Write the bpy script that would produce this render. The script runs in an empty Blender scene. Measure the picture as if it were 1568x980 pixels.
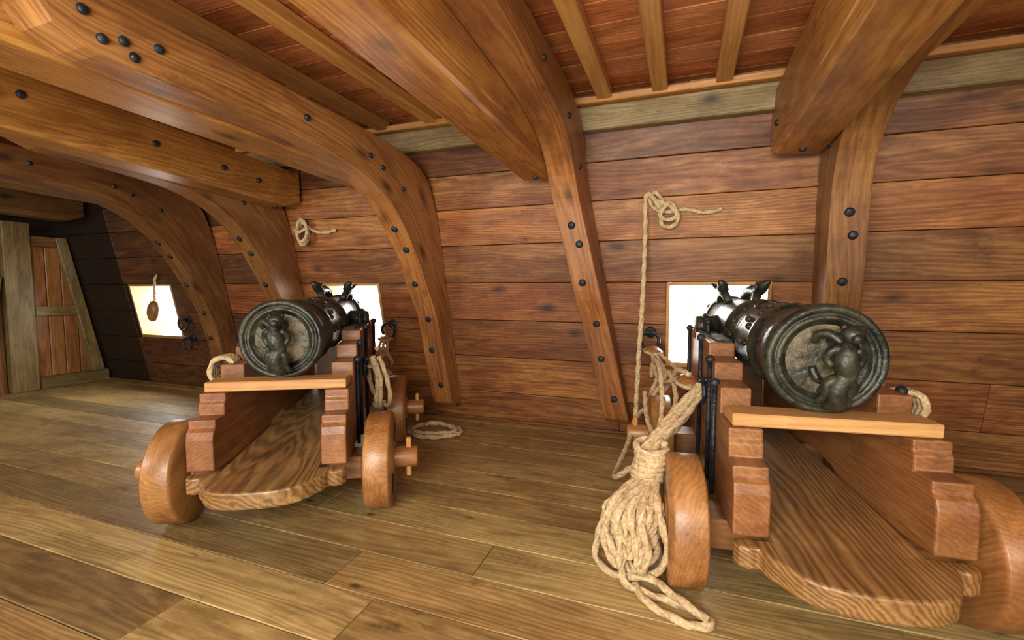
import bpy, bmesh, math, random
from mathutils import Vector, Matrix, Quaternion
random.seed(7)
S=bpy.context.scene
rnd=random.uniform
# ---------------------------------------------------------------- materials
def newmat(name):
    m=bpy.data.materials.new(name); m.use_nodes=True
    nt=m.node_tree; nt.nodes.clear()
    out=nt.nodes.new('ShaderNodeOutputMaterial'); p=nt.nodes.new('ShaderNodeBsdfPrincipled')
    nt.links.new(p.outputs[0],out.inputs[0])
    return m,nt,p
def N(nt,t,**k):
    n=nt.nodes.new(t)
    for a,b in k.items():
        if a.startswith('i_'):
            key=a[2:]; key=int(key) if key.isdigit() else key.replace('_',' ')
            n.inputs[key].default_value=b
        else: setattr(n,a,b)
    return n
def ramp(nt,stops):
    r=nt.nodes.new('ShaderNodeValToRGB'); e=r.color_ramp.elements
    while len(e)<len(stops): e.new(.5)
    for i,(p,c) in enumerate(stops):
        e[i].position=p; e[i].color=(c[0],c[1],c[2],1) if not isinstance(c,(int,float)) else (c,c,c,1)
    return r
def wood(name,dark,mid,light,rough=.5,ring=20.,ringmix=.2,coat=0.,bump=.22,knots=True,stain=.5,hue=.6,grime=(.62,.5,.42),spots=.0,fib=.26):
    m,nt,p=newmat(name); L=nt.links.new
    at=N(nt,'ShaderNodeAttribute',attribute_name='gc')
    tn=N(nt,'ShaderNodeAttribute',attribute_name='tone')
    def sv(a,b,c):
        mp=N(nt,'ShaderNodeVectorMath',operation='MULTIPLY'); mp.inputs[1].default_value=(a,b,c); L(at.outputs['Vector'],mp.inputs[0]); return mp.outputs[0]
    vm=sv(.13,1,1)
    nw=N(nt,'ShaderNodeTexNoise',i_Scale=4.,i_Detail=3.); L(vm,nw.inputs['Vector'])
    ws=N(nt,'ShaderNodeVectorMath',operation='SCALE'); ws.inputs['Scale'].default_value=.2; L(nw.outputs['Color'],ws.inputs[0])
    wa=N(nt,'ShaderNodeVectorMath',operation='ADD'); L(vm,wa.inputs[0]); L(ws.outputs[0],wa.inputs[1])
    wv=N(nt,'ShaderNodeTexWave',wave_type='RINGS',rings_direction='X',wave_profile='SIN',i_Scale=ring,i_Distortion=3.,i_Detail=3.)
    wv.inputs['Detail Scale'].default_value=1.5; L(wa.outputs[0],wv.inputs['Vector'])
    n1=N(nt,'ShaderNodeTexNoise',i_Scale=1.5,i_Detail=7.,i_Roughness=.7,i_Distortion=.35); L(sv(1.3,11,11),n1.inputs['Vector'])
    n2=N(nt,'ShaderNodeTexNoise',i_Scale=1.,i_Detail=3.); L(sv(6,170,170),n2.inputs['Vector'])
    mx=N(nt,'ShaderNodeMix'); mx.inputs[0].default_value=ringmix; L(n1.outputs[0],mx.inputs[2]); L(wv.outputs['Fac'],mx.inputs[3])
    mx2=N(nt,'ShaderNodeMix'); mx2.inputs[0].default_value=fib; L(mx.outputs[0],mx2.inputs[2]); L(n2.outputs[0],mx2.inputs[3])
    r=ramp(nt,[(.28,dark),(.5,mid),(.72,light)]); L(mx2.outputs[0],r.inputs[0])
    n3=N(nt,'ShaderNodeTexNoise',i_Scale=2.,i_Detail=8.,i_Roughness=.76); L(sv(.85,2.4,2.4),n3.inputs['Vector'])
    g=[1-stain*(1-c*.9) for c in grime]
    r3=ramp(nt,[(.35,g),(.47,[(1+2*c)/3 for c in g]),(.55,(1.,1.,1.))]); L(n3.outputs[0],r3.inputs[0])
    ml=N(nt,'ShaderNodeMix',data_type='RGBA',blend_type='MULTIPLY'); ml.inputs[0].default_value=1.
    L(r.outputs[0],ml.inputs[6]); L(r3.outputs[0],ml.inputs[7]); col=ml.outputs[2]
    n5=N(nt,'ShaderNodeTexNoise',i_Scale=1.,i_Detail=2.); L(sv(.35,1.6,1.6),n5.inputs['Vector'])
    r5=ramp(nt,[(.35,(.92,.74,.64)),(.65,(1.04,1.14,1.15))]); L(n5.outputs[0],r5.inputs[0])
    mh=N(nt,'ShaderNodeMix',data_type='RGBA',blend_type='MULTIPLY'); mh.inputs[0].default_value=hue
    L(col,mh.inputs[6]); L(r5.outputs[0],mh.inputs[7]); col=mh.outputs[2]
    if knots:
        ks=knots if isinstance(knots,float) else 1.
        vo=N(nt,'ShaderNodeTexVoronoi',i_Scale=1.); L(sv(2.2,4.6,4.6),vo.inputs['Vector'])
        r4=ramp(nt,[(.06*ks,.12),(.12*ks,.62),(.2*ks,1.)]); L(vo.outputs['Distance'],r4.inputs[0])
        mk=N(nt,'ShaderNodeMix',data_type='RGBA',blend_type='MULTIPLY'); mk.inputs[0].default_value=.85
        L(col,mk.inputs[6]); L(r4.outputs[0],mk.inputs[7]); col=mk.outputs[2]
    if spots:
        n6=N(nt,'ShaderNodeTexNoise',i_Scale=3.2,i_Detail=8.,i_Roughness=.8); L(sv(1,1.6,1.6),n6.inputs['Vector'])
        r6=ramp(nt,[(.32,.28),(.42,1.)]); L(n6.outputs[0],r6.inputs[0])
        ms=N(nt,'ShaderNodeMix',data_type='RGBA',blend_type='MULTIPLY'); ms.inputs[0].default_value=spots
        L(col,ms.inputs[6]); L(r6.outputs[0],ms.inputs[7]); col=ms.outputs[2]
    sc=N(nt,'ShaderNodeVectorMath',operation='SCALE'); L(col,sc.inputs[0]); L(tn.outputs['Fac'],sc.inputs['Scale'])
    L(sc.outputs[0],p.inputs['Base Color'])
    rr=ramp(nt,[(.3,min(1,rough+.15)),(.7,rough-.06)]); L(n3.outputs[0],rr.inputs[0]); L(rr.outputs[0],p.inputs['Roughness'])
    bp=N(nt,'ShaderNodeBump'); bp.inputs['Strength'].default_value=bump; bp.inputs['Distance'].default_value=.006
    L(mx2.outputs[0],bp.inputs['Height']); L(bp.outputs[0],p.inputs['Normal'])
    p.inputs['Coat Weight'].default_value=coat; p.inputs['Coat Roughness'].default_value=.28
    return m
M_wall=wood('hull_plank_wood',(.10,.032,.009),(.255,.094,.024),(.43,.195,.058),rough=.52,coat=.05,stain=.95,hue=1.,spots=.85)
M_beam=wood('beam_wood',(.22,.08,.016),(.39,.17,.036),(.54,.28,.07),rough=.42,coat=.12,stain=.75,spots=.65)
M_knee=wood('knee_wood',(.15,.055,.015),(.29,.122,.034),(.42,.195,.063),rough=.45,coat=.1,stain=.8,spots=.65)
M_ceil=wood('ceiling_plank_wood',(.26,.07,.022),(.48,.165,.05),(.62,.27,.10),rough=.4,coat=.12,stain=.8,hue=.9,spots=.75)
M_ledge=wood('ledge_wood',(.38,.165,.04),(.54,.26,.07),(.64,.36,.11),rough=.5,knots=False,stain=.35)
M_clamp=wood('clamp_wood',(.15,.10,.04),(.29,.205,.09),(.4,.30,.14),rough=.6,stain=.7)
M_floor=wood('deck_plank_wood',(.18,.11,.04),(.36,.24,.09),(.5,.36,.155),rough=.46,coat=.06,knots=.45,stain=.8,bump=.25,hue=.5,spots=.75,grime=(.6,.55,.46))
M_car=wood('carriage_wood',(.13,.045,.015),(.245,.098,.03),(.37,.165,.056),rough=.42,coat=.12,ringmix=.1,stain=.7,knots=False,spots=.5,bump=.12,fib=.2)
M_truck=wood('truck_wood',(.18,.075,.022),(.32,.14,.042),(.43,.215,.075),rough=.38,coat=.16,ringmix=.12,stain=.75,knots=False,spots=.6,bump=.12,fib=.2)
M_bed=wood('carriage_bed_wood',(.09,.045,.015),(.25,.13,.043),(.38,.225,.085),rough=.4,coat=.14,ring=20,ringmix=.3,stain=.6,bump=.25,knots=False,spots=.4)
M_pale=wood('pale_pine_wood',(.38,.18,.06),(.53,.29,.10),(.62,.37,.15),rough=.5,knots=False,stain=.35)
def iron(name,c1,c2,rough,metal=.4,scale=14,bump=.5):
    m,nt,p=newmat(name); L=nt.links.new
    tc=N(nt,'ShaderNodeTexCoord')
    n=N(nt,'ShaderNodeTexNoise',i_Scale=scale,i_Detail=7.,i_Roughness=.7); L(tc.outputs['Object'],n.inputs['Vector'])
    r=ramp(nt,[(.42,c1),(.68,c2)]); L(n.outputs[0],r.inputs[0]); L(r.outputs[0],p.inputs['Base Color'])
    rr=ramp(nt,[(.3,rough-.1),(.7,rough+.25)]); L(n.outputs[0],rr.inputs[0]); L(rr.outputs[0],p.inputs['Roughness'])
    n2=N(nt,'ShaderNodeTexNoise',i_Scale=scale*2.5,i_Detail=4.); L(tc.outputs['Object'],n2.inputs['Vector'])
    b=N(nt,'ShaderNodeBump'); b.inputs['Strength'].default_value=bump; b.inputs['Distance'].default_value=.012
    L(n2.outputs[0],b.inputs['Height']); L(b.outputs[0],p.inputs['Normal'])
    p.inputs['Metallic'].default_value=metal
    return m
M_gun=iron('blackened_bronze',(.011,.013,.011),(.06,.056,.03),.34,.18,9,.7)
M_face=iron('breech_patina',(.04,.038,.026),(.24,.185,.10),.48,.15,12,.8)
M_iron=iron('wrought_iron',(.010,.014,.02),(.03,.035,.045),.4,.3,20)
def ropemat():
    m,nt,p=newmat('hemp_rope'); L=nt.links.new
    tc=N(nt,'ShaderNodeTexCoord'); n=N(nt,'ShaderNodeTexNoise',i_Scale=90.,i_Detail=3.)
    L(tc.outputs['Object'],n.inputs['Vector'])
    r=ramp(nt,[(.3,(.34,.23,.11)),(.7,(.62,.47,.28))]); L(n.outputs[0],r.inputs[0]); L(r.outputs[0],p.inputs['Base Color'])
    p.inputs['Roughness'].default_value=.9
    return m
M_rope=ropemat()
# ---------------------------------------------------------------- builder
def perm(v,ax): return (v[ax],v[(ax+1)%3],v[(ax+2)%3])
class B:
    def __init__(s): s.v=[];s.f=[];s.g=[];s.t=[];s.mi=[];s.sm=[];s.mats=[]
    def add(s,vs,fs,gs,tone,mat,smooth=False):
        if mat not in s.mats: s.mats.append(mat)
        k=s.mats.index(mat); o=len(s.v)
        off=(rnd(-9,9),rnd(-.35,.35),rnd(-.35,.35))
        s.v+= [tuple(v) for v in vs]
        s.g+= [(g[0]+off[0],g[1]+off[1],g[2]+off[2]) for g in gs]
        s.t+= [tone]*len(vs)
        for f in fs: s.f.append(tuple(i+o for i in f)); s.mi.append(k); s.sm.append(smooth)
    def hexa(s,c,ax,mat,tone=1.,gs=None):
        c=[Vector(a) for a in c]
        ce=sum(c,Vector())/8
        s.add(c,[(3,2,1,0),(4,5,6,7),(0,1,5,4),(1,2,6,5),(2,3,7,6),(3,0,4,7)],gs or [perm(a-ce,ax) for a in c],tone,mat)
    def box(s,lo,hi,ax,mat,tone=1.,M=None):
        x0,y0,z0=lo;x1,y1,z1=hi
        c=[(x0,y0,z0),(x1,y0,z0),(x1,y1,z0),(x0,y1,z0),(x0,y0,z1),(x1,y0,z1),(x1,y1,z1),(x0,y1,z1)]
        ce=Vector(((x0+x1)/2,(y0+y1)/2,(z0+z1)/2)); gs=[perm(Vector(a)-ce,ax) for a in c]
        if M: c=[M@Vector(a) for a in c]
        s.hexa(c,ax,mat,tone,gs)
    def prism(s,poly,fn,mat,ax,tone=1.):
        n=len(poly); vs=[Vector(fn(p,0)) for p in poly]+[Vector(fn(p,1)) for p in poly]
        fs=[tuple(range(n)),tuple(reversed(range(n,2*n)))]+[(i,i+n,(i+1)%n+n,(i+1)%n) for i in range(n)]
        s.add(vs,fs,[perm(a,ax) for a in vs],tone,mat)
    def lathe(s,prof,M,mat,seg=32,tone=1.,ax=0,smooth=True):
        vs=[];fs=[];n=len(prof)
        for h,r in prof:
            for k in range(seg):
                a=2*math.pi*k/seg; vs.append(Vector((r*math.cos(a),r*math.sin(a),h)))
        for i in range(n-1):
            for k in range(seg):
                k2=(k+1)%seg; fs.append((i*seg+k,i*seg+k2,(i+1)*seg+k2,(i+1)*seg+k))
        fs.append(tuple(reversed(range(seg)))); fs.append(tuple((n-1)*seg+k for k in range(seg)))
        s.add([M@v for v in vs],fs,[perm(v,ax) for v in vs],tone,mat,smooth)
    def tube(s,pts,rad,mat,seg=10,rope=False,step=None,closed=False,tone=1.,flat=1.):
        P=[Vector(p) for p in pts]; R=rad if isinstance(rad,(list,tuple)) else [rad]*len(P)
        if closed: P=P+[P[0]]; R=list(R)+[R[0]]
        D=cat([tuple(p)+(r,) for p,r in zip(P,R)],step or max(R)*.7)
        P=[Vector(d[:3]) for d in D]; R=[d[3] for d in D]
        t=(P[1]-P[0]).normalized(); u=t.orthogonal().normalized(); vs=[];gs=[];L=0
        for i,p in enumerate(P):
            t2=(P[min(i+1,len(P)-1)]-P[max(i-1,0)])
            if t2.length<1e-9: t2=t
            t2=t2.normalized()
            q=t.rotation_difference(t2); u=q@u; t=t2; u=(u-u.dot(t)*t).normalized(); w=t.cross(u)
            if i: L+=(p-P[i-1]).length
            for k in range(seg):
                a=2*math.pi*k/seg; r=R[i]
                if rope: r*=.9+.2*math.cos(3*(a-L/(r*2.9)))
                vs.append(p+u*math.cos(a)*r+w*math.sin(a)*r*flat); gs.append((L,math.cos(a)*r,math.sin(a)*r))
        fs=[]
        for i in range(len(P)-1):
            for k in range(seg):
                k2=(k+1)%seg; fs.append((i*seg+k,i*seg+k2,(i+1)*seg+k2,(i+1)*seg+k))
        fs.append(tuple(reversed(range(seg)))); fs.append(tuple((len(P)-1)*seg+k for k in range(seg)))
        s.add(vs,fs,gs,tone,mat,True)
    def ball(s,c,r,mat,sc=(1,1,1),seg=14):
        prof=[(-math.cos(math.pi*i/8),max(.02,math.sin(math.pi*i/8))) for i in range(9)]
        s.lathe(prof,Matrix.Translation(c)@Matrix.Diagonal((r*sc[0],r*sc[1],r*sc[2],1)),mat,seg)
    def build(s,name,bevel=0,parent=None,seg=1,world=False):
        me=bpy.data.meshes.new(name)
        V=s.v
        if world and parent:
            Mi=(Matrix.Translation(parent.location)@parent.rotation_euler.to_matrix().to_4x4()).inverted(); V=[tuple(Mi@Vector(v)) for v in V]
        me.from_pydata(V,[],s.f)
        for m in s.mats: me.materials.append(m)
        me.polygons.foreach_set('material_index',s.mi); me.polygons.foreach_set('use_smooth',s.sm)
        a=me.attributes.new('gc','FLOAT_VECTOR','POINT'); a.data.foreach_set('vector',[x for g in s.g for x in g])
        a=me.attributes.new('tone','FLOAT','POINT'); a.data.foreach_set('value',s.t)
        bm=bmesh.new(); bm.from_mesh(me); bmesh.ops.recalc_face_normals(bm,faces=bm.faces); bm.to_mesh(me); bm.free()
        o=bpy.data.objects.new(name,me); S.collection.objects.link(o)
        if bevel:
            b=o.modifiers.new('bevel','BEVEL'); b.width=bevel; b.segments=seg; b.limit_method='ANGLE'; b.angle_limit=math.radians(40)
        if parent: o.parent=parent
        return o
def cat(P,step):
    out=[];n=len(P)
    for i in range(n-1):
        p0,p1,p2,p3=P[max(i-1,0)],P[i],P[i+1],P[min(i+2,n-1)]
        d=math.dist(p1[:3],p2[:3]); k=max(1,int(d/step))
        for j in range(k):
            t=j/k
            out.append(tuple(.5*(2*b+(c-a)*t+(2*a-5*b+4*c-e)*t*t+(3*b-a-3*c+e)*t**3) for a,b,c,e in zip(p0,p1,p2,p3)))
    out.append(tuple(P[-1])); return out
def empty(name,loc,rz=0):
    e=bpy.data.objects.new(name,None); S.collection.objects.link(e); e.location=loc; e.rotation_euler=(0,0,rz); e.empty_display_size=.2; return e
def bolt(b,p,n,r=.02):
    q=Vector((0,0,1)).rotation_difference(Vector(n)).to_matrix().to_4x4()
    b.lathe([(-.005,r),(.006,r),(.012,r*.75),(.014,r*.3)],Matrix.Translation(p)@q,M_iron,14)
# ---------------------------------------------------------------- room
X0,X1,YB=-8.0,3.6,-2.6
def WY(z): return 3.17-.2*z
ports=[(-5.16,-4.54),(-2.76,-2.19),(-.10,.47)]
PZ0,PZ1=.50,1.035
b=B(); y=YB; row=0
while y<3.2:
    y2=min(y+.21,3.2); x=X0-rnd(0,2)
    while x<X1:
        ln=rnd(2.6,5.2); x2=min(x+ln,X1+.2)
        b.box((max(x,X0)+.0015,y+.0015,-.04),(x2-.0015,y2-.0015,0),0,M_floor,rnd(.85,1.15) if rnd(0,1)>.1 else .6); x=x2
        if x>=X1: break
    y=y2
b.box((X0-.2,YB-.2,-.12),(X1+.2,3.4,-.04),0,M_clamp,.12)
b.build('floor',.0025)
def seg(b,xa,xb,z0,z1,off0,off1,mat,tone,g=.0018):
    z0+=g; z1-=g; xa+=g*.5; xb-=g*.5
    c=[(xa,WY(z0)+off0,z0),(xb,WY(z0)+off0,z0),(xb,WY(z0)+off1,z0),(xa,WY(z0)+off1,z0),
       (xa,WY(z1)+off0,z1),(xb,WY(z1)+off0,z1),(xb,WY(z1)+off1,z1),(xa,WY(z1)+off1,z1)]
    b.hexa(c,0,mat,tone)
b=B(); rows=[0,.23,.5,.77,1.035,1.29,1.53,1.75,1.93,2.2]
jt=[[-.39,],[1.5],[-1.66],[.79],[-.5],[-1.68,.79],[-.6],[.75],[0]]
for i in range(len(rows)-1):
    z0,z1=rows[i],rows[i+1]
    cuts=[X0,-5.22,-3.9 if i%2 else -3.02]+jt[i]+[X1]
    spans=[(cuts[k],cuts[k+1]) for k in range(len(cuts)-1)]
    if z0>=PZ0-.01 and z1<=PZ1+.01:
        for pa,pb in ports:
            ns=[]
            for a,c in spans:
                if c<=pa or a>=pb: ns.append((a,c)); continue
                if a<pa: ns.append((a,pa))
                if c>pb: ns.append((pb,c))
            spans=ns
    base=[.85,1.0,.8,1.05,.85,1.25,1.2,.75,1][i]
    for a,c in spans:
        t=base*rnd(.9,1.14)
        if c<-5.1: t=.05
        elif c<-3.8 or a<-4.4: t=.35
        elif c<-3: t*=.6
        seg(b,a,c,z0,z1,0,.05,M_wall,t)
xs=[X0-.1]+[v for p in ports for v in p]+[X1+.1]
seg(b,xs[0],xs[-1],-.1,PZ0,.051,.15,M_wall,.3,0); seg(b,xs[0],xs[-1],PZ1,2.3,.051,.15,M_wall,.3,0)
for k in range(0,len(xs),2): seg(b,xs[k],xs[k+1],PZ0,PZ1,.051,.15,M_wall,.3,0)
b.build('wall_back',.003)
for n,(pa,pb) in enumerate(ports):
    b=B()
    for (a,c,z0,z1) in [(pa,pa+.02,PZ0,PZ1),(pb-.02,pb,PZ0,PZ1),(pa+.02,pb-.02,PZ0,PZ0+.03),(pa+.02,pb-.02,PZ1-.02,PZ1)]:
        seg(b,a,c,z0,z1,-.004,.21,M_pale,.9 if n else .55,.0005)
    b.build('window_%d'%(n+1),.003)
b=B()
for a,c in [(X0,-3.9),(-3.9,-.8),(-.8,2.0),(2.0,X1)]: seg(b,a,c,1.905,2.035,-.07,-.001,M_clamp,rnd(.9,1.1))
b.build('trim_1',.006)
b=B(); seg(b,X0,X1,2.037,2.075,-.10,-.001,M_ledge,1); b.build('trim_2',.004)
b=B(); seg(b,X0,X1,.001,.025,-.03,-.001,M_wall,.7); b.build('baseboard_back',.004)
ZC=2.115
b=B(); y=YB
while y<2.8:
    y2=min(y+.16,2.83); x=X0-rnd(0,2)
    while x<X1:
        x2=min(x+rnd(2.4,4.5),X1+.2); t=rnd(.8,1.2)
        b.box((max(x,X0)+.0015,y+.0015,ZC),(x2-.0015,y2-.0015,ZC+.04),0,M_ceil,t); x=x2
    y=y2
b.box((X0-.2,YB-.2,ZC+.04),(X1+.2,3.3,ZC+.12),0,M_clamp,.3)
b.build('ceiling',.004)
def plainwall(name,lo,hi,ax):
    b=B(); z=0
    while z<ZC-.01:
        z2=min(z+.26,ZC); l=list(lo);h=list(hi); l[2]=z+.001;h[2]=z2-.001; b.box(l,h,ax,M_wall,rnd(.6,1.)); z=z2
    b.build(name,.004)
plainwall('wall_front',(X0,YB-.1,0),(X1,YB,0),0)
plainwall('wall_left',(X0-.1,YB,0),(X0,3.2,0),1)
plainwall('wall_right',(X1,YB,0),(X1+.1,3.2,0),1)
for x in (-6.6,-6.2,-5.4,-4.9,-4.5,-3.7,-3.3,-2.45,-1.92,-1.54,-.44,-.145,.168,.98,1.4,1.8,2.6,3.0):
    b=B(); b.box((x-.04,YB+.01,2.05),(x+.04,2.70,2.113),1,M_ledge,rnd(.85,1.1)); b.build('ceiling_ledge',.006)
def beam(x0,x1,zend,slope,h=.31,yend=2.8,tone=1.,bolts=()):
    b=B(); ya=YB+.02; za=min(zend+slope*(yend-ya),2.045-h)
    ym=yend-(2.045-h-zend)/slope if slope>0 else ya
    ym=max(ym,ya)
    c=.012
    def sec(y,z): return [(x0+c,y,z),(x1-c,y,z),(x1,y,z+c),(x1,y,z+.05),(x1-.006,y,z+.054),(x1-.006,y,z+.064),(x1,y,z+.068),(x1,y,z+h),(x0,y,z+h),(x0,y,z+.068),(x0+.006,y,z+.064),(x0+.006,y,z+.054),(x0,y,z+.05),(x0,y,z+c)]
    secs=[sec(ya,za),sec(ym,min(zend+slope*(yend-ym),2.045-h)),sec(yend-.12,zend+slope*.12),sec(yend,zend+.05)]
    if ym-ya<.05: secs=secs[1:]
    vs=[v for s_ in secs for v in s_]; n=14; fs=[tuple(range(n)),tuple(reversed(range(len(vs)-n,len(vs))))]
    for i in range(len(secs)-1):
        for k in range(n): fs.append((i*n+k,(i+1)*n+k,(i+1)*n+(k+1)%n,i*n+(k+1)%n))
    b.add(vs,fs,[(v[1],v[0],v[2]) for v in vs],tone,M_beam)
    for y,dz in bolts: bolt(b,(x1,y,zend+slope*(yend-y)+dz),(1,0,0),.018)
    bolt(b,((x0+x1)/2,2.62,zend+slope*(yend-2.62)),(0,0,-1),.016); bolt(b,(x0,2.62,zend+.14),(-1,0,0),.016)
    return b.build('deck_beam')
beam(.41,.63,1.665,.02,.32,2.80,1.0)
beam(-.93,-.725,1.64,.03,.34,2.80,1.08)
beam(-2.03,-1.79,1.63,.03,.22,2.78,1.0)
beam(-2.93,-2.74,1.59,.06,.26,2.76,.95,[(1.2,.16),(1.75,.14),(2.15,.13),(2.4,.12)])
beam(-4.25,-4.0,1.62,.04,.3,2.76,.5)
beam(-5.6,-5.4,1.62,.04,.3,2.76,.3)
beam(1.75,1.97,1.66,.02,.32,2.80,1.0)
LOW=[((2.71,.98),(2.955,1.05)),((2.81,.78),(3.005,.80)),((2.89,.5),(3.065,.5)),((2.955,.25),(3.118,.24)),((2.99,.15),(3.135,.155)),((3.04,.115),(3.138,.14))]
KP=[((.75,1.77),(.76,1.82)),((.785,1.72),(.78,1.86)),((.86,1.69),(.84,1.875)),((1.0,1.68),(1.0,1.875)),((1.62,1.675),(1.62,1.86)),((2.0,1.63),(2.1,1.85)),((2.25,1.54),(2.52,1.81)),
    ((2.43,1.40),(2.76,1.69)),((2.58,1.2),(2.895,1.34))]+LOW
KQ=[((.30,1.95),(.32,2.02)),((.38,1.92),(.38,2.04)),((.95,1.895),(.95,2.04)),((1.5,1.88),(1.5,2.04)),((2.0,1.84),(2.1,2.04)),((2.3,1.77),(2.5,2.0)),
    ((2.47,1.66),(2.74,1.88)),((2.57,1.5),(2.82,1.66)),((2.645,1.25),(2.895,1.34))]+LOW
def knee(prof,xtop,xbot,w=.16,tone=1.,arm=0.):
    b=B(); st=[]
    for (i,o) in prof:
        z=i[1]; k=min(1,max(0,(1.55-z)/1.4)); st.append((i[0]+(arm if i[0]<=1 else 0),i[1],o[0]+(arm if i[0]<=1 else 0),o[1],xtop+(xbot-xtop)*k))
    D=cat([(s[0],s[1],s[4],s[2],s[3]) for s in st],.05)
    vs=[];gs=[];L=0
    for j,d in enumerate(D):
        if j: L+=math.hypot(d[0]-D[j-1][0],d[1]-D[j-1][1])
        iy,iz,xc,oy,oz=d; H=math.hypot(oy-iy,oz-iz)
        for (x,f) in ((-w/2,0),(w/2,0),(w/2,1),(-w/2,1)):
            vs.append((xc+x,iy+(oy-iy)*f,iz+(oz-iz)*f)); gs.append((L,x,f*H))
    fs=[(0,1,2,3),tuple(len(vs)-4+k for k in (3,2,1,0))]
    for i in range(len(D)-1):
        for k in range(4): fs.append((i*4+k,(i+1)*4+k,(i+1)*4+(k+1)%4,i*4+(k+1)%4))
    b.add(vs,fs,gs,tone,M_knee)
    for zt,dx in ((1.36,0),(1.24,.02),(1.03,-.01),(.78,.01),(.53,-.01),(.28,.015)):
        j=min((j for j in range(len(D)) if D[j][0]>2.2),key=lambda j:abs(D[j][1]-zt)); d=D[j]
        tv=Vector((0,D[j+1][0]-D[j-1][0],D[j+1][1]-D[j-1][1])).normalized(); n=Vector((1,0,0)).cross(tv)
        if n.y>0: n=-n
        bolt(b,(d[2]+dx,d[0],d[1]),n,.022)
    ys=((.856+arm,1.79),(.90+arm,1.73),(.957+arm,1.75),(.985+arm,1.715),(1.06+arm,1.775),(1.69,1.77),(2.14,1.72),(2.25,1.68),(2.45,1.6)) if prof is KP else ((1.2,1.96),(1.9,1.95),(2.35,1.87),(2.62,1.68))
    for yy,zz in ys:
        for sx in (1,-1): bolt(b,(xtop+sx*w/2,yy,zz),(sx,0,0),.015)
    return b.build('hanging_knee',.012,seg=2)
knee(KQ,-.645,-.39,.155,1.08)
knee(KQ,.715,.78,.16,.85)
knee(KP,-1.70,-1.66,.155,1.15)
knee(KP,-3.02,-3.02,.15,.8,.5)
knee(KP,-3.90,-3.90,.16,.6,.2)
# ---------------------------------------------------------------- bulkhead at left end
e=empty('bulkhead_panel',(-5.95,2.72,0))
def bb(lo,hi,ax,mat,tone,name):
    b=B(); b.box(lo,hi,ax,mat,tone); return b.build(name,.006,e)
bb((-.05,-.34,0),(.05,-.14,1.62),2,M_floor,.6,'post')
for k in range(4): bb((-.045,-.135+k*.12,.02),(-.01,-.02+k*.12,1.5-k*.1),2,M_knee,rnd(.9,1.2),'board_%d'%k)
bb((-.008,-.135,.72),(.035,.21,.82),1,M_floor,.65,'rail')
bb((-.008,-.135,0),(.09,.42,.12),1,M_floor,.5,'sill')
bb((-.008,-.135,1.40),(.035,.06,1.50),1,M_knee,.6,'head')
b=B(); c=[(-.05,.33,0),(.05,.33,0),(.05,.43,0),(-.05,.43,0),(-.05,.05,1.5),(.05,.05,1.5),(.05,.14,1.5),(-.05,.14,1.5)]
b.hexa(c,2,M_floor,.6); b.build('raking_stile',.006,e)
bb((-.05,-.9,0),(-.01,-.35,1.6),2,M_knee,.6,'side_panel')
b=B(); b.hexa([(0,-.62,0),(.06,-.62,0),(.06,-.52,0),(0,-.52,0),(0,-.46,1.1),(.06,-.46,1.1),(.06,-.36,1.1),(0,-.36,1.1)],2,M_floor,.5); b.build('brace',.006,e)
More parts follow.
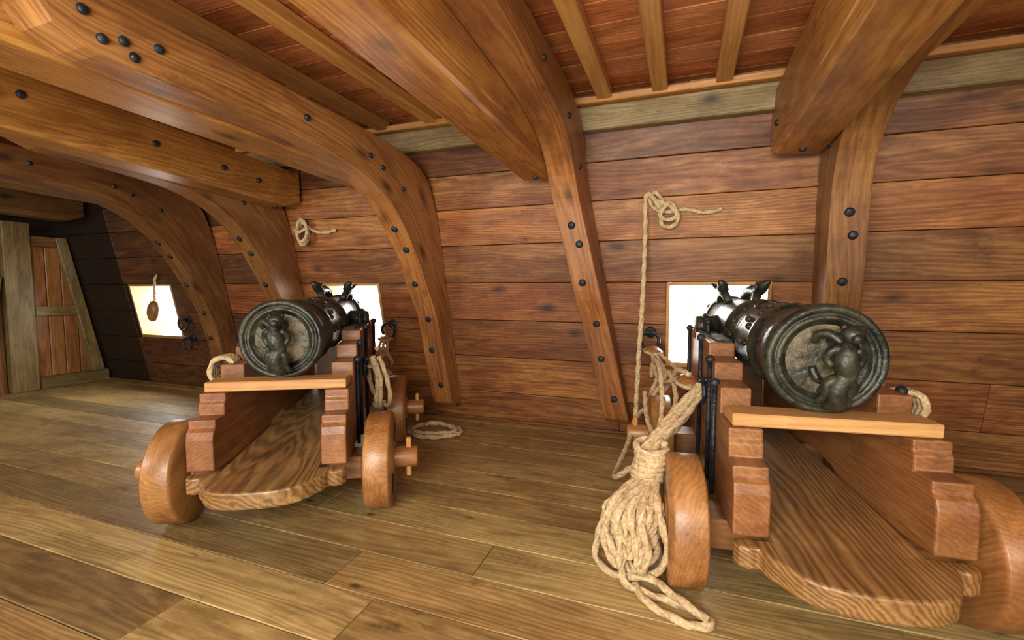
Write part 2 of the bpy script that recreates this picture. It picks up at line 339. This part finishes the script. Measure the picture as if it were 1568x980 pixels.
# ---------------------------------------------------------------- cannon
YA=.90
def cannon(loc,ang,nm='ship_cannon',roll=0.,fx=0.):
    E=empty(nm,loc,math.radians(ang))
    def xc(y): return .252-.07*(y+.2)/1.4
    T=.1; q=.20
    prof=[(-q,.275),(-q,.40),(-q+.008,.43),(-q+.025,.445),(-q+.025,.475),(-.10,.475),(-.10,.52),(-.09,.53),(-.09,.563),(.085,.563),(.085,.655),(.23,.655),(.23,.72),(.40,.72),(.40,.775),
          (.88,.775),(.89,.755),(.92,.735),(.96,.73),(1.0,.735),(1.03,.755),(1.04,.775),(1.18,.775),(1.2,.75),(1.2,.255),(.80,.255),(.70,.31),(.5,.335),(.35,.31),(.26,.255),(.0,.255)]
    for s in (-1,1):
        b=B(); b.prism(prof,lambda p,k:(s*(xc(p[0])-T/2+T*k),p[0],p[1]),M_car,1,rnd(.95,1.1)); b.build('cheek_%s'%('l' if s<0 else 'r'),.006,E,2)
        b=B()
        b.box((-.03,.45,.775),(.03,1.17,.783),1,M_iron,1,Matrix.Translation((s*(xc(.8)),0,0)))
        b.tube([(s*xc(.86),.86,.78),(s*xc(.9),.90,.83),(s*xc(.96),.96,.852),(s*xc(1.02),1.02,.83),(s*xc(1.06),1.06,.78)],.017,M_iron,8)
        for y in (.16,.3,.6,1.12):
            z=.775 if y>.40 else .72 if y>.23 else .655
            x=s*(xc(y)+T/2+.008)
            b.lathe([(0,.009),(z-.25,.009)],Matrix.Translation((x,y,.24)),M_iron,8)
            b.ball((x,y,z),.018,M_iron)
        x=s*(xc(.32)+T/2+.012)
        ring=[(x+s*.012,.36+.045*math.cos(a*math.pi/6),.58+.045*math.sin(a*math.pi/6)) for a in range(12)]
        b.tube(ring,.009,M_iron,8,closed=True)
        b.tube([(x-s*.01,.36,.625),(x+s*.03,.36,.625)],.014,M_iron,8)
        for y in (.82,1.1):
            b.tube([(s*xc(y),y,.78),(s*xc(y),y,.825)],.012,M_iron,8); b.ball((s*xc(y),y,.83),.018,M_iron)
        b.build('ironwork_%s'%('l' if s<0 else 'r'),0,E)
    half=[(.125,1.15),(.14,.9),(.188,.0),(.192,-.185),(.295,-.185),(.302,-.205),(.29,-.23),(.265,-.242),(.245,-.236),(.235,-.24),(.23,-.262),(.218,-.285),(.205,-.30),(.19,-.325),(.168,-.355),(.135,-.378),(.095,-.392),(.05,-.40)]
    poly=half+[(-x,y) for x,y in reversed(half)]
    def bz(y): return .262+.09*max(0,(y+.2))/1.2
    b=B(); b.prism(poly,lambda p,k:(p[0],p[1],bz(p[1])-.065*(1-k)),M_bed,1,1.05); b.build('bed',.008,E,2)
    for y in (0,YA):
        b=B(); b.box((-.34,y-.07,.155),(.34,y+.07,.254),0,M_car,.85)
        for s in (-1,1):
            Mx=Matrix.Translation((0,y,.22))@Matrix.Rotation(math.pi/2*s,4,'Y')
            b.lathe([(.33,.05),(.575,.047),(.583,.04)],Mx,M_truck,24,1.,2)
            b.box((s*.54-.011,y-.014,.13),(s*.54+.011,y+.014,.31),2,M_ledge,1.)
        b.build('axle_%s'%('rear' if y==0 else 'front'),.004,E)
        for s in (-1,1):
            r=.215
            Mx=Matrix.Translation((s*.415,y,r))@Matrix.Rotation(math.pi/2*s,4,'Y')@Matrix.Rotation(rnd(0,3),4,'Z')
            b=B(); b.lathe([(-.055,.052),(-.055,r-.012),(-.047,r),(.047,r),(.055,r-.012),(.055,.075),(.061,.073),(.061,.052)],Mx,M_truck,56,1.05,0)
            for kk in (-1,1): b.box((-.012,kk*.11-.05,.055),(.012,kk*.11+.05,.060),1,M_iron,1,Mx)
            b.build('truck_%s_%s'%('rear' if y==0 else 'front','l' if s<0 else 'r'),.002,E)
    b=B(); b.box((-.283,-.075,.565),(.283,.04,.606),0,M_pale,.95)
    b.build('cross_plank',.004,E)
    b=B(); b.box((-.12,1.05,.36),(.12,1.13,.62),0,M_car,.8); b.build('transom',.006,E)
    el=math.radians(1.7)
    BM=Matrix.Translation((0,.0,.773))@Matrix.Rotation(-math.pi/2+el,4,'X')
    b=B()
    prof=[(.014,.122),(.004,.126),(-.006,.134),(.004,.142),(.008,.146),(-.002,.151),(-.010,.160),(-.006,.170),(.006,.176),(.03,.177),(.042,.173),(.046,.163),(.06,.159),(.066,.165),(.08,.165),(.086,.157),(.13,.155),(.24,.153),
      (.245,.160),(.27,.163),(.295,.160),(.30,.151),(.5,.147),(.68,.143),(.685,.150),(.70,.154),(.725,.154),(.74,.150),(.745,.141),(1.0,.136),(1.25,.131),(1.255,.138),(1.28,.142),(1.305,.138),(1.31,.127),(1.7,.118),(2.1,.108),(2.105,.114),(2.12,.117),(2.135,.114),(2.14,.106),
      (2.32,.106),(2.38,.122),(2.43,.136),(2.46,.138),(2.48,.130),(2.49,.112),(2.49,.065),(2.1,.065)]
    b.lathe(prof,BM,M_gun,56)
    b.lathe([(.022,.126),(.016,.120),(.014,.112),(.012,.09),(.010,.05),(.008,.02)],BM,M_face,48)
    for k in range(12):
        a=k*2.399; rr=.045+.05*((k*7)%5)/5
        b.ball(BM@Vector((rr*math.cos(a),rr*math.sin(a),.014)),.015,M_face,(1.3,.4,1.),8)
    for s in (-1,1):
        b.lathe([(.10,.055),(.23,.05),(.235,.045)],BM@Matrix.Translation((0,0,.96))@Matrix.Rotation(math.pi/2*s,4,'Y')@Matrix.Translation((.02,0,0)),M_gun,24)
    for zc,rr,nn in ((.36,.149,14),(.62,.143,14),(.42,.149,10),(1.36,.127,10)):
        for k in range(nn):
            a=2*math.pi*k/nn
            b.ball(BM@Vector((rr*math.cos(a),rr*math.sin(a),zc)),.014,M_gun,(1,1.4,1),8)
    b.ball(BM@Vector((0,-.155,.17)),.03,M_gun,(1,1.6,.4),10)
    b.tube([BM@Vector((.07*math.sin(a*math.pi/6),-(.15-.018*abs(math.sin(a*math.pi/6))),.5+.09*math.cos(a*math.pi/6))) for a in range(12)],.009,M_gun,8,closed=True)
    def L(x,up,al): return BM@Vector((x,-up,al))
    DO=.40
    for s in (-1,1):
        x=s*.062
        b.tube([L(x,.10,.84+DO),L(x*1.1,.15,.82+DO),L(x*1.3,.18,.76+DO),L(x*1.4,.175,.70+DO),L(x*1.5,.192,.65+DO),L(x*1.75,.222,.615+DO),L(x*1.95,.232,.60+DO)],[.026,.03,.03,.031,.03,.02,.008],M_gun,10)
        b.tube([L(x*1.4,.18,.70+DO),L(x*1.2,.15,.65+DO),L(x*1.05,.12,.63+DO)],[.024,.022,.02],M_gun,10)
        b.ball(L(x*1.55,.20,.645+DO),.03,M_gun,(1,1,1.1))
        b.tube([L(x*1.4,.19,.68+DO),L(x*1.3,.225,.69+DO)],[.014,.005],M_gun,8)
        b.tube([L(x*1.3,.18,.77+DO),L(x*1.7,.2,.79+DO),L(x*1.9,.215,.82+DO)],[.014,.012,.004],M_gun,8)
    b.build('barrel',0,E)
    b=B(); FM=BM@Matrix.Translation((fx,0,0))@Matrix.Rotation(roll,4,'Z')
    def L(x,up,al): return FM@Vector((x*.95,-(up*.9+.008),al*.85))
    b.tube([L(.0,-.165,-.02),L(.005,-.14,-.07),L(-.008,-.09,-.09),L(.01,-.045,-.085),L(.0,.0,-.095),L(-.004,.035,-.092),L(.0,.065,-.085)],[.016,.03,.026,.03,.033,.028,.02],M_gun,14,step=.008)
    b.ball(L(.004,.092,-.09),.03,M_gun,(1.1,1,1.05)); b.ball(L(.006,.083,-.12),.015,M_gun)
    for s in (-1,1):
        b.ball(L(.004+s*.024,.115,-.082),.011,M_gun)
        b.tube([L(s*.02,.045,-.09),L(s*.045,.03,-.085),L(s*.048,.0,-.075),L(s*.03,-.02,-.085)],[.016,.014,.012,.014],M_gun,10)
        b.tube([L(s*.015,-.06,-.088),L(s*.036,-.08,-.085),L(s*.03,-.12,-.075),L(s*.045,-.15,-.06)],[.018,.018,.013,.01],M_gun,10)
    b.tube([L(-.015,.06,-.08),L(-.05,.085,-.06),L(-.075,.075,-.035),L(-.07,.05,-.02)],[.014,.014,.012,.01],M_gun,10)
    b.tube([L(0,.06,-.08),L(0,.06,.02)],.028,M_gun,10); b.tube([L(0,-.13,-.06),L(0,-.12,.02)],.025,M_gun,10)
    b.tube([L(-.06,-.04,0),L(-.045,-.075,-.012),L(-.02,-.09,-.01)],[.012,.014,.008],M_gun,8)
    b.build('breech_figure',0,E)
    return E
O1=(.425,1.69);A1=7.5;O2=(-1.65,1.53);A2=29.5
C1=cannon(O1+(0,),A1,roll=math.radians(7),fx=.02)
C2=cannon(O2+(0,),A2,'ship_cannon',fx=.004)
# ---------------------------------------------------------------- ropes
def rope(b,pts,r=.013,closed=False): b.tube(pts,r,M_rope,12,rope=True,step=r*.7,closed=closed)
b=B()
rope(b,[(.19,2.865,1.44),(.10,2.865,1.425),(0,2.865,1.45),(-.10,2.86,1.44),(-.18,2.86,1.47),(-.20,2.855,1.53),(-.165,2.85,1.55),(-.13,2.85,1.50),(-.14,2.84,1.42),(-.09,2.84,1.39),(-.05,2.84,1.42),(-.09,2.83,1.47),(-.15,2.83,1.50)],.012)
rope(b,[(-.10,2.85,1.50),(-.06,2.84,1.46),(-.04,2.84,1.39),(-.08,2.84,1.35),(-.13,2.84,1.37),(-.13,2.83,1.44),(-.09,2.83,1.49)],.012)
rope(b,[(-.14,2.84,1.46),(-.18,2.83,1.52),(-.205,2.83,1.545),(-.222,2.83,1.50),(-.22,2.84,1.3),(-.225,2.80,.95),(-.24,2.79,.6),(-.25,2.80,.30),(-.255,2.81,.05)],.014)
b.build('hanging_rope')
b=B()
for k in range(3):
    c=Vector((-2.80+k*.01,2.845-k*.018,1.42))
    rope(b,[c+Vector((.055*math.cos(a*math.pi/5),-.01*math.sin(a),.085*math.sin(a*math.pi/5)+.01*k)) for a in range(10)],.013,True)
rope(b,[(-2.83,2.83,1.52),(-2.78,2.83,1.50),(-2.70,2.85,1.44),(-2.6,2.865,1.425),(-2.5,2.865,1.44)],.012)
rope(b,[(-2.86,2.82,1.45),(-2.80,2.80,1.43),(-2.73,2.82,1.46)],.013)
b.build('rope_coil')
b=B()
kn=Vector((-.10,1.70,.40)); rg=Vector((.09,2.02,.60))
for k in range(7):
    o=Vector((rnd(-.028,.028),rnd(-.02,.02),rnd(-.022,.022)))
    rope(b,[rg+o*.6,(rg*.6+kn*.4)+o*1.4+Vector((0,0,-.02)),(rg*.25+kn*.75)+o,kn+o,kn+o*1.2+Vector((-.01,-.02,-.06))],.0135)
hx=[]
for k in range(44):
    a=k*.9; rr=.05+.007*math.sin(k*.9+k*.13); hx.append(kn+Vector((rr*math.cos(a),rr*math.sin(a),.04-.0030*k+.007*math.sin(a*1.07))))
rope(b,hx,.013)
for k in range(22):
    a=k*2.399; w=rnd(.03,.085); zb=rnd(.02,.19); cx=-.13+rnd(-.06,.045); cy=1.55+rnd(-.035,.03)
    s0=kn+Vector((.035*math.cos(a),.035*math.sin(a)-.01,-.08)); s1=kn+Vector((-.03*math.cos(a),-.03*math.sin(a)-.01,-.08))
    dx=Vector((math.cos(a)*w,math.sin(a)*w*.35,0)); j=lambda s_:Vector((rnd(-s_,s_),rnd(-s_,s_)*.5,rnd(-s_,s_)))
    rope(b,[s0,Vector((cx,cy,.26))+dx*.7+j(.014),Vector((cx,cy,zb+.08))+dx+j(.018),Vector((cx,cy-.01,zb)),Vector((cx,cy,zb+.08))-dx+j(.018),Vector((cx,cy,.26))-dx*.7+j(.014),s1],.013)
rope(b,[kn+Vector((0,-.06,-.1)),(-.16,1.54,.15),(-.17,1.52,.03),(-.10,1.49,.015),(0,1.47,.015),(.07,1.45,.015),(.10,1.41,.015),(.06,1.385,.015),(-.01,1.40,.015),(-.09,1.45,.015),(-.13,1.52,.016)],.013)
rope(b,[kn+Vector((-.03,0,-.1)),(-.23,1.66,.22),(-.28,1.64,.06),(-.26,1.60,.015),(-.19,1.55,.016),(-.08,1.53,.04),(-.03,1.49,.04),(.04,1.43,.04),(.09,1.40,.03)],.013)
rope(b,[(-.20,2.70,.30),(-.235,2.6,.27),(-.25,2.4,.20),(-.27,2.1,.16),(-.24,1.9,.22),(-.16,1.78,.32)],.013)
b.build('rope_hank',0,C1,world=True)
b=B()
pts=[(-1.90,2.62,.016),(-1.78,2.60,.016)]
for k in range(22):
    a=-2.4+k*.55; r=.16-.003*k+.012*math.sin(k*1.7); pts.append((-1.58+r*1.25*math.cos(a)+.01*math.sin(k),2.74+r*.9*math.sin(a),.016+.0012*k))
rope(b,pts,.015); b.build('floor_rope_coil')
def ringbolt(x,z):
    b=B(); y=WY(z)-.002
    b.tube([(x,y-.004,z),(x,y-.045,z)],.013,M_iron,8)
    b.ball((x,y-.05,z),.02,M_iron)
    b.tube([(x+.055*math.sin(a*math.pi/7),y-.066-.008*math.cos(a*math.pi/7),z-.045+.055*math.cos(a*math.pi/7)) for a in range(14)],.010,M_iron,8,closed=True)
    b.lathe([(0,.035),(.006,.03)],Matrix.Translation((x,y-.008,z))@Matrix.Rotation(math.pi/2,4,'X'),M_iron,16)
    b.build('ring_bolt')
for x,z in ((-.19,.72),(-2.11,.72),(-4.40,.70),(-4.40,.52),(.58,.70)): ringbolt(x,z)
b=B(); Mx=Matrix.Translation((-4.70,2.90,.78))@Matrix.Rotation(math.radians(15),4,'Y')
b.lathe([(-.10,.012),(-.085,.04),(-.03,.062),(.03,.062),(.085,.04),(.10,.012)],Mx@Matrix.Diagonal((1,.7,1,1)),M_truck,20,.8)
b.tube([(-4.67,2.90,.88),(-4.67,2.90,.97),(-4.67,2.91,1.08),(-4.67,2.93,1.12)],.012,M_rope,12,rope=True,step=.008); b.build('pulley_block')
def tackle(A,C,sag=.05):
    A=Vector(A);C=Vector(C); d=(C-A); u=d.normalized(); s=u.cross(Vector((0,0,1))).normalized(); b=B()
    for P,q in ((A,1),(C,-1)):
        c=P+u*q*.12; R=Matrix.Translation(c)@u.to_track_quat('Z','Y').to_matrix().to_4x4()
        b.lathe([(-.075,.012),(-.06,.032),(-.02,.045),(.02,.045),(.06,.032),(.075,.012)],R@Matrix.Diagonal((1,.7,1,1)),M_truck,20,1.1)
        b.tube([c-u*q*.12,c-u*q*.07+s*.035,c+s*.047,c+u*q*.07+s*.02,c+u*q*.085,c+u*q*.07-s*.02,c-s*.047,c-u*q*.07-s*.035,c-u*q*.12],.009,M_rope,10,rope=True)
    a1=A+u*.19; c1=C-u*.19
    for k in (-1.2,0,1.2):
        o=s*.018*k; m=(a1+c1)/2+o*2+Vector((0,0,-sag*(1+.5*k)))
        rope(b,[a1+o,m,c1+o],.010)
    return b
def lw(x,y,z,o=O2,a=A2):
    a=math.radians(a); return Vector((o[0]+x*math.cos(a)-y*math.sin(a),o[1]+x*math.sin(a)+y*math.cos(a),z))
b=tackle((-.19,2.94,.63),lw(-.32,.38,.58,O1,A1))
rope(b,[(-.10,2.75,.56),(-.16,2.6,.40),(-.10,2.45,.50),(-.06,2.4,.58),(-.02,2.2,.50),(-.05,2.1,.42),(-.12,2.3,.3)],.012)
rope(b,[(-.17,2.9,.60),(-.10,2.8,.50),(-.10,2.6,.44),(-.05,2.45,.52),(-.02,2.25,.62),(.03,2.1,.63)],.013)
rope(b,[(-.16,2.7,.5),(-.14,2.55,.62),(-.10,2.35,.6),(-.08,2.2,.45),(-.10,2.15,.34),(-.15,2.3,.36),(-.18,2.5,.45)],.012)
b.build('gun_tackle',0,C1,world=True)
b=tackle((-2.11,2.94,.63),lw(.32,.38,.58))
p=lw(.33,.42,.60)
for k in range(5):
    q=Vector((rnd(-.03,.03),rnd(-.03,.03),0))
    rope(b,[p+q+Vector((0,0,.03)),p+q+Vector((.03,.02,-.08)),p+q*1.6+Vector((.03,.02,-.2)),p+q+Vector((.0,.05,-.25)),p-q+Vector((-.01,.05,-.15)),p-q+Vector((0,0,.02))],.013)
rope(b,[lw(.34,.5,.66),lw(.36,.7,.62),lw(.38,.9,.52),lw(.34,1.0,.46),lw(.38,.8,.46),lw(.36,.6,.52)],.013)
b.build('gun_tackle',0,C2,world=True)
b=B()
for k in range(4):
    c=lw(-.30,.14+k*.022,.615); rope(b,[c+Vector((.055*math.cos(t*math.pi/4)*.88,.055*math.cos(t*math.pi/4)*.48,.065*math.sin(t*math.pi/4)-.0*t)) for t in range(8)],.012,True)
b.build('breeching_rope',0,C2,world=True)
b=B()
for k in range(3):
    c=lw(.315,.16+k*.024,.60,O1,A1); rope(b,[c+Vector((.05*math.cos(t*math.pi/4),0.,.05*math.sin(t*math.pi/4))) for t in range(8)],.012,True)
b.build('breeching_rope',0,C1,world=True)
# ---------------------------------------------------------------- light
def area(name,loc,rot,sx,sy,P,col):
    l=bpy.data.lights.new(name,'AREA'); l.shape='RECTANGLE'; l.size=sx; l.size_y=sy; l.energy=P; l.color=col
    o=bpy.data.objects.new(name,l); S.collection.objects.link(o); o.location=loc; o.rotation_euler=[math.radians(a) for a in rot]; return o
wc=(1,.955,.84)
area('fill_light',(-.3,-1.2,1.45),(80,0,0),1.5,.5,106,wc)  # added fill behind the camera, not a lamp on the deck
area('fill_light',(-3.4,-1.0,1.45),(80,0,8),1.2,.5,60,wc)  # added fill for the left end, no real lantern here
area('fill_light',(1.9,-.9,1.45),(80,0,0),1.0,.5,34,wc)  # added fill for the right side, no real lantern here
area('fill_light',(-.6,-.9,.45),(135,0,0),1.8,.5,46,wc)  # added low uplight to brighten the ceiling, no real fixture
w=bpy.data.worlds.new('sky'); S.world=w; w.use_nodes=True
bg=w.node_tree.nodes['Background']; bg.inputs[0].default_value=(1,.985,.95,1); bg.inputs[1].default_value=22.
S.view_settings.view_transform='Standard'
# ---------------------------------------------------------------- camera
cd=bpy.data.cameras.new('camera'); cam=bpy.data.objects.new('camera',cd); S.collection.objects.link(cam)
cd.sensor_width=36; cd.lens=16.2; cd.clip_start=.02
cam.location=(0,0,1.0); cam.rotation_euler=(math.radians(86),0,math.radians(20.4)); S.camera=cam
